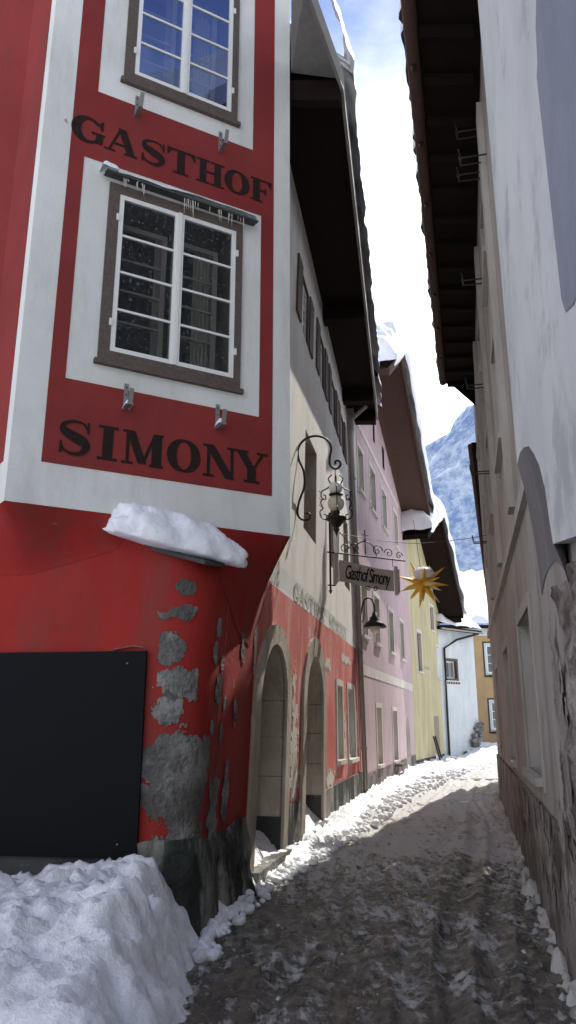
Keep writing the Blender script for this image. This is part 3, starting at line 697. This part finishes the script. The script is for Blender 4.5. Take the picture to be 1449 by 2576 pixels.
b.grid(rows,RUBBLE); b.done()
# ================================================================== IRONWORK
lt=empty('wrought_iron_lantern'); b=B('bracket',lt); yb=9.9
def bp(u,v): return (.13+(u-748)*.0054, yb, 4.23+(1310-v)*.0054)
path=[(768,1296),(776,1296),(780,1303),(774,1312),(758,1311),(748,1296),(752,1265),(765,1225),(764,1185),(751,1150),(751,1120),(768,1097),(795,1088),(822,1096),(835,1118),(831,1148),(832,1168),(846,1178),(858,1168),(855,1156),(846,1157),(845,1165)]
b.tube(spl([bp(*q) for q in path],6),.016,IRON,8)
b.tube([bp(748,1140),(bp(748,1140)[0]-.12,yb,bp(748,1140)[2])],.012,IRON,6); b.tube([bp(748,1296),(bp(748,1296)[0]-.12,yb,bp(748,1296)[2])],.012,IRON,6)
for k in range(5):
    z=bp(0,1180+k*6)[2]; b.tube([(.655+.012*math.cos(a),yb+(.012*math.sin(a) if k%2 else 0),z+.014*math.sin(a)) for a in [i*math.pi/4 for i in range(9)]],.004,IRON,5)
b.done(); b=B('lantern_body',lt); cx,cy=.655,yb
b.lathe((cx,cy,4.66),[(.001,.10),(.06,.085),(.095,.03),(.085,-.03),(.04,-.07)],SNOW,20)
b.lathe((cx,cy,4.57),[(.03,.03),(.09,.01),(.10,0),(.06,-.01),(.03,-.02)],IRON,16)
b.lathe((cx,cy,4.45),[(.001,.115)]+[(.115*math.sin(a),.115*math.cos(a)) for a in [i*math.pi/12 for i in range(1,12)]]+[(.001,-.115)],GLOBE,24)
b.lathe((cx,cy,4.22),[(.05,.12),(.055,.05),(.13,.03),(.14,0),(.10,-.03),(.06,-.09),(.03,-.11),(.045,-.14),(.02,-.18),(.001,-.24)],IRON,18)
b.lathe((cx,cy,4.20),[(.05,.14),(.05,.02)],GLOBE,16)
for sgn in (-1,1):
    for q in (0,1):
        dx=lambda r:(cx+(sgn*r if q==0 else 0),cy+(sgn*r if q==1 else 0))
        pts=[(.05,4.86),(.10,4.80),(.07,4.72),(.12,4.66),(.19,4.62),(.20,4.54),(.15,4.50),(.14,4.56),(.17,4.57)]
        b.tube(spl([(*dx(r),z) for r,z in pts],5),.009,IRON,6)
        pts=[(.17,4.52),(.21,4.46),(.18,4.38),(.22,4.33),(.20,4.25),(.14,4.22),(.13,4.28),(.17,4.30)]
        b.tube(spl([(*dx(r),z) for r,z in pts],5),.009,IRON,6)
        for z in (4.40,4.5,4.6): b.tube([(*dx(.20),z),(*dx(.24),z+.03)],[.006,.002],IRON,5)
b.done()
hs=empty('hanging_inn_sign')
WSg,LSg=mkwall((.68,12.75),(2.1,13.25))
b=B('ironwork',hs)
b.tube([WSg(.05,z) for z in (3.75,4.2,4.7,5.1)],.018,IRON,8)
b.tube([WSg(.0,3.82),WSg(.14,3.82)],.012,IRON,6); b.lathe(WSg(.05,3.74),[(.001,-.08),(.03,-.02),(.001,.03)],IRON,8)
b.tube([WSg(-.1,4.40),WSg(1.5,4.34)],.014,IRON,8); b.tube([WSg(.05,4.95),WSg(.6,4.41)],.008,IRON,6)
b.tube([WSg(-.1,5.05),WSg(.05,5.05)],.012,IRON,6)
b.lathe(WSg(.17,4.5),[(.001,.36),(.045,.34),(.05,.2),(.045,-.12)],SNOW,12)
def scroll(s,z,r,dirn=1,turn=1.4,a0=0):
    return [WSg(s+dirn*(r*(1-k/26))*math.cos(a0+turn*2*math.pi*k/24),z+(r*(1-k/26))*math.sin(a0+turn*2*math.pi*k/24)) for k in range(25)]
for s,z,r,d in ((.32,4.48,.09,1),(.52,4.50,.10,-1),(.95,4.49,.11,1),(1.18,4.46,.09,-1),(1.38,4.43,.07,1),(.9,3.80,.05,1),(.76,3.80,.05,-1)): b.tube(scroll(s,z,r,d),.009,IRON,6)
b.tube(spl([WSg(.5,4.40),WSg(.56,4.56),WSg(.72,4.64),WSg(.88,4.56),WSg(.94,4.39)],6),.010,IRON,6)
b.tube([WSg(.72,4.40),WSg(.72,4.85)],.010,IRON,6); b.tube([WSg(.66,4.76),WSg(.78,4.76)],.010,IRON,6); b.lathe(WSg(.72,4.66),[(.001,.03),(.025,0),(.001,-.03)],IRON,8)
for s in (.3,1.25): b.tube([WSg(s,4.37),WSg(s,4.22)],.006,IRON,6)
b.done(); b=B('banner',hs)
def SG(s,z,d=0): return WSg(s,z-.10*(s-.1)+.015*math.sin(s*5),d)
b.grid([[SG(.22+1.04*k/30,z,.0) for k in range(31)] for z in (3.90,4.27)],SIGNM); b.grid([[SG(.22+1.04*k/30,z,-.02) for k in range(31)] for z in (3.90,4.27)],SIGNM)
for s0 in (.13,1.30):
    for q in (0,.035): b.tube([SG(s0+q,3.83 if q==0 else 3.87,.01),SG(s0+q,4.34 if q==0 else 4.29,.01)],.034,SIGNM,12)
b.done()
cu=bpy.data.curves.new('lettering','FONT'); cu.body='Gasthof Simony'; cu.size=.26; cu.space_character=.84; cu.offset=.002; cu.extrude=.002; cu.shear=.12
cu.align_x='CENTER'; cu.align_y='CENTER'; to=bpy.data.objects.new('lettering',cu); COL.objects.link(to); cu.materials.append(INK)
p=WSg(.745,4.02,.014); to.location=p; to.rotation_euler=(R_(90),R_(5.5),math.atan2(.5,1.42)); to.scale=(.62,1.35,1); to.parent=hs
stt=empty('christmas_star'); b=B('rays',stt); c0=Vector((2.53,14.0,4.07))
ng=26
for k in range(ng):
    z=1-2*(k+.5)/ng; r=math.sqrt(1-z*z); a=k*2.39996+.4; d=Vector((r*math.cos(a),r*math.sin(a),z)); L=.52 if k%2 else .38
    u=d.cross(Vector((.3,.2,.9))).normalized(); w=d.cross(u); base=[c0+d*.08+(u*math.cos(i*math.pi/2)+w*math.sin(i*math.pi/2))*.066 for i in range(4)]
    for i in range(4): b.poly([base[i],base[(i+1)%4],c0+d*L],STARY if (i+k)%3 else STARP)
b.done(); b=B('snow_cap',stt)
rows=[]
for i in range(13):
    a=math.pi*i/12; rows.append([c0+Vector((.01,-.08,.17))+Vector((.20*math.sin(a)*math.cos(t),.20*math.sin(a)*math.sin(t),.12*math.cos(a)))*(1+.25*noise.noise(Vector((a*2,math.cos(t)*2,math.sin(t)*2)))) for t in [2*math.pi*j/20 for j in range(20)]])
b.grid(rows,SNOW,True,True); b.done()
b=B('hanging_wire',stt); b.tube(spl([(.85,13.6,4.95),(1.8,13.9,4.86),(2.45,14,4.84),(3.2,14,4.9),(3.8,14,5.0)],4),.006,IRON,5); b.tube([(2.45,14,4.84),(2.5,14,4.3)],.005,IRON,5); b.tube([(2.45,14,4.84),(2.40,14,5.3)],.004,IRON,5); b.done()
wl=empty('wall_lamp'); b=B('arm',wl)
p0=Vector(WP(.15,3.6,0)); q=Vector((1.97,17.2,3.95)); d=q-p0; d.z=0
b.tube(spl([p0,p0+d*.15+Vector((0,0,.35)),p0+d*.35+Vector((0,0,.62)),p0+d*.75+Vector((0,0,.68)),p0+d*1.0+Vector((0,0,.52)),q+Vector((0,0,.0))],6),.018,IRON,8)
b.tube([p0+Vector((0,0,-.3)),p0+Vector((0,0,.3))],.025,IRON,8)
b.tube(spl([p0+Vector((0,0,.1)),p0+d*.3+Vector((0,0,.2)),p0+d*.35+Vector((0,0,.6))],5),.012,IRON,6)
b.done(); b=B('shade',wl)
b.lathe((q.x,q.y,q.z-.02),[(.001,.04),(.05,.03),(.06,-.05),(.11,-.08),(.12,-.14),(.20,-.20),(.27,-.30),(.26,-.31),(.10,-.26)],IRON,24)
b.lathe((q.x,q.y,q.z-.30),[(.12,.03),(.13,-.04),(.09,-.12),(.03,-.16),(.001,-.165)],GLOBE,20)
b.done()
# ================================================================== GROUND, ROAD, SNOW
def xw(y):
    if y<6.3: return -.83
    if y<16.9: return -.39+.225*(y-8.25)
    if y<27.4: return 1.56+.2705*(y-16.9)
    if y<33.4: return 4.4+.378*(y-27.4)
    return 6.67+.8*(y-33.4)
def xrt(y):
    return 1.85+.2291*(y-5.5) if y<16.5 else 4.37+.305*(y-16.5)
g=B('ground'); g.poly([(-4000,-500,-.06),(4000,-500,-.06),(4000,5000,-.06),(-4000,5000,-.06)],SNOW); g.done()
def rz(x,y):
    v=Vector((x*3.0+y*-.7,y*.7,0)); a=noise.fractal(v,.8,2,4)*.020
    a+=noise.fractal(Vector((x*7,y*7,3)),.6,2,5)*.024
    c=(xw(y)+xrt(y))/2 if y>6.3 else .6+.2*(y-6.3)
    for o,dp in ((-.55,.035),(.75,.035),(-.2,.02),(1.0,.02),(.45,.02)):
        e=x-(c+o+.14*math.sin(y*.45+o*3)); a-=dp*math.exp(-(e/.09)**2); a+=.018*math.exp(-((abs(e)-.15)/.04)**2)
    return a
r=B('road'); ys=[-3+.5*i for i in range(12)]+[3+.03*i for i in range(368)]+[14.03+.2*i for i in range(150)]
rows=[]
for y in ys:
    x0=xw(y)-.9 if y>3 else -4; x1=xrt(y)+.25 if y<22.4 else xrt(y)+4
    n=150; rows.append([(x0+(x1-x0)*i/n,y,rz(x0+(x1-x0)*i/n,y)) for i in range(n+1)])
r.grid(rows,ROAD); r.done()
def hs_(x,y):
    n1=noise.fractal(Vector((x*1.6,y*1.6,0)),.8,2,6); n2=noise.fractal(Vector((x*6,y*6,5)),.7,2,5)
    w=.24+.07*max(0,y-8); u=x-xw(y)
    h=-.08
    edge=1-sst(.2*w,w*(1.1+.6*n1),u)
    if y>5.6: h=max(h,-.07+(.19+.07*n1+.07*n2)*edge+ (.26*sst(.05,-.3,u) if u<.05 else 0))
    ex=-.70+.05*math.sin(y*3)+.10*n1
    px=sst(ex+.10,ex-.42,x)**.6; py=sst(2.6,5.3,y)*(1 if y<6.2 else 0)
    hp=px*py*(.58+.16*n1+.06*n2+.10*sst(-1.4,-.9,x))-.06
    if y<6.6: h=max(h,hp)
    if y>31: h=max(h,.55*sst(31,35,y)*sst(6.8,8,x)+.1*n1-.05)
    return h
s=B('snow_bank')
rows=[[(x,y,hs_(x,y)) for x in [-3.6+.03*i for i in range(138)]] for y in [2.6+.03*i for i in range(215)]]
s.grid(rows,SNOWD)
rows=[]
for y in [9.03+.07*i for i in range(480)]:
    rows.append([(xw(y)-.7+.05*i,y,hs_(xw(y)-.7+.05*i,y)) for i in range(70)])
s.grid(rows,SNOWD)
rows=[[(x,y,hs_(x,y)) for x in [6+.12*i for i in range(90)]] for y in [31+.12*i for i in range(70)]]
s.grid(rows,SNOW)
rows=[]
for y in [3+.06*i for i in range(330)]:
    rw_=[]
    for i in range(14):
        u=.025*i; x=xrt(y)+.0-u; n=noise.fractal(Vector((x*5,y*5,2)),.7,2,4); rw_.append((x,y,-.09+(.11+.13*n)*(1-sst(.03,.22+.2*n,u))))
    rows.append(rw_)
s.grid(rows,SNOWG); s.done()
ch=B('snow_chunks'); rng=random.Random(5)
def chunk(c,r,mat=SNOWD):
    sd=rng.random()*50; rows=[]
    for i in range(8):
        a=math.pi*i/7; rr=[]
        for j in range(10):
            t=2*math.pi*j/10; v=Vector((math.sin(a)*math.cos(t),math.sin(a)*math.sin(t),math.cos(a)*.75)); q=1+.5*noise.noise(v*1.6+Vector((sd,0,0)))
            rr.append(Vector(c)+v*r*q)
        rows.append(rr)
    ch.grid(rows,mat,True,True)
for k in range(520):
    y=5.8+rng.random()**1.5*20; w=.26+.07*max(0,y-8); x=xw(y)+w*rng.uniform(.3,1.3)
    if y<6.5: x=max(x,-.6)
    chunk((x,y,.03),rng.uniform(.012,.05)*(1+.04*y))
for k in range(60):
    y=4+rng.random()*14; chunk((xrt(y)-rng.random()*.3,y,.0),rng.uniform(.010,.03),SNOWG)
for k in range(60):
    y=5+rng.random()*14; chunk((rng.uniform(xw(y),xrt(y)),y,.0),rng.uniform(.008,.022),SNOWG)
ch.done()
# ================================================================== MOUNTAIN
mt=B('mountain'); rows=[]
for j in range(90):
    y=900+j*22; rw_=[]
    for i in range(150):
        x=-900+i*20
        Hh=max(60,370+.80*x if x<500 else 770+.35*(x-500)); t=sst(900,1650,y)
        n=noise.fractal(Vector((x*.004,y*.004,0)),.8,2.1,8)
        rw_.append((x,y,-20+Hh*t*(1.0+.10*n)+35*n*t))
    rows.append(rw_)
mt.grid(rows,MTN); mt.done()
# ================================================================== LIGHT & CAMERA
az,el=R_(30),R_(46)
def dirv(a,e): return Vector((math.sin(a)*math.cos(e),math.cos(a)*math.cos(e),math.sin(e)))
sd_=dirv(az,el)
L=bpy.data.lights.new('sun','SUN'); L.energy=5; L.angle=R_(.5); L.color=(1,.95,.86)
lo=bpy.data.objects.new('sun',L); COL.objects.link(lo); lo.rotation_euler=(-sd_).to_track_quat('-Z','Y').to_euler()
w=bpy.data.worlds.new('World'); sc.world=w; w.use_nodes=True; nt=w.node_tree
bg=nt.nodes['Background']; bg.inputs[1].default_value=.15
sk=N(nt,'ShaderNodeTexSky',sky_type='NISHITA'); sk.sun_disc=False; sk.sun_elevation=el; sk.sun_rotation=az; sk.altitude=800; sk.dust_density=.2; sk.ozone_density=3
tc=N(nt,'ShaderNodeTexCoord'); mp=N(nt,'ShaderNodeMapping'); mp.inputs['Scale'].default_value=(1,1,2.2); nt.links.new(tc.outputs['Generated'],mp.inputs[0])
cn=noi(nt,mp.outputs[0],2.6,8,.62)
sp=N(nt,'ShaderNodeSeparateXYZ'); nt.links.new(tc.outputs['Generated'],sp.inputs[0])
low=ramp(nt,sp.outputs[2],.86,.46)
cf=math_(nt,'ADD',math_(nt,'MULTIPLY',ramp(nt,cn,.48,.72),.40),math_(nt,'MULTIPLY',low,.85))
cf=math_(nt,'MINIMUM',cf,1.0)
base=mixc(nt,cf,mixc(nt,1.0,sk.outputs[0],(.85,1.05,1.35,1),'MULTIPLY'),(9.0,9.3,9.8,1))
# broad sky glow centred below the sun, added to brighten the street facade
gv=dirv(R_(30),R_(28)); dp=N(nt,'ShaderNodeVectorMath',operation='DOT_PRODUCT'); nt.links.new(tc.outputs['Generated'],dp.inputs[0]); dp.inputs[1].default_value=tuple(gv)
gl=math_(nt,'POWER',math_(nt,'MAXIMUM',dp.outputs['Value'],0.0),16.0)
gl=math_(nt,'MULTIPLY',gl,ramp(nt,sp.outputs[2],.78,.50))
nt.links.new(mixc(nt,gl,base,(38,37,34,1)),bg.inputs[0])
cam=bpy.data.cameras.new('camera'); cam.sensor_fit='VERTICAL'; cam.sensor_height=36; cam.lens=36*1900/2576; cam.clip_end=9000; cam.clip_start=.05
co=bpy.data.objects.new('camera',cam); COL.objects.link(co); co.location=(0,0,1.6); co.rotation_euler=(R_(90+15.4),0,0); sc.camera=co
sc.view_settings.view_transform='Standard'; sc.view_settings.look='None'; sc.view_settings.exposure=0
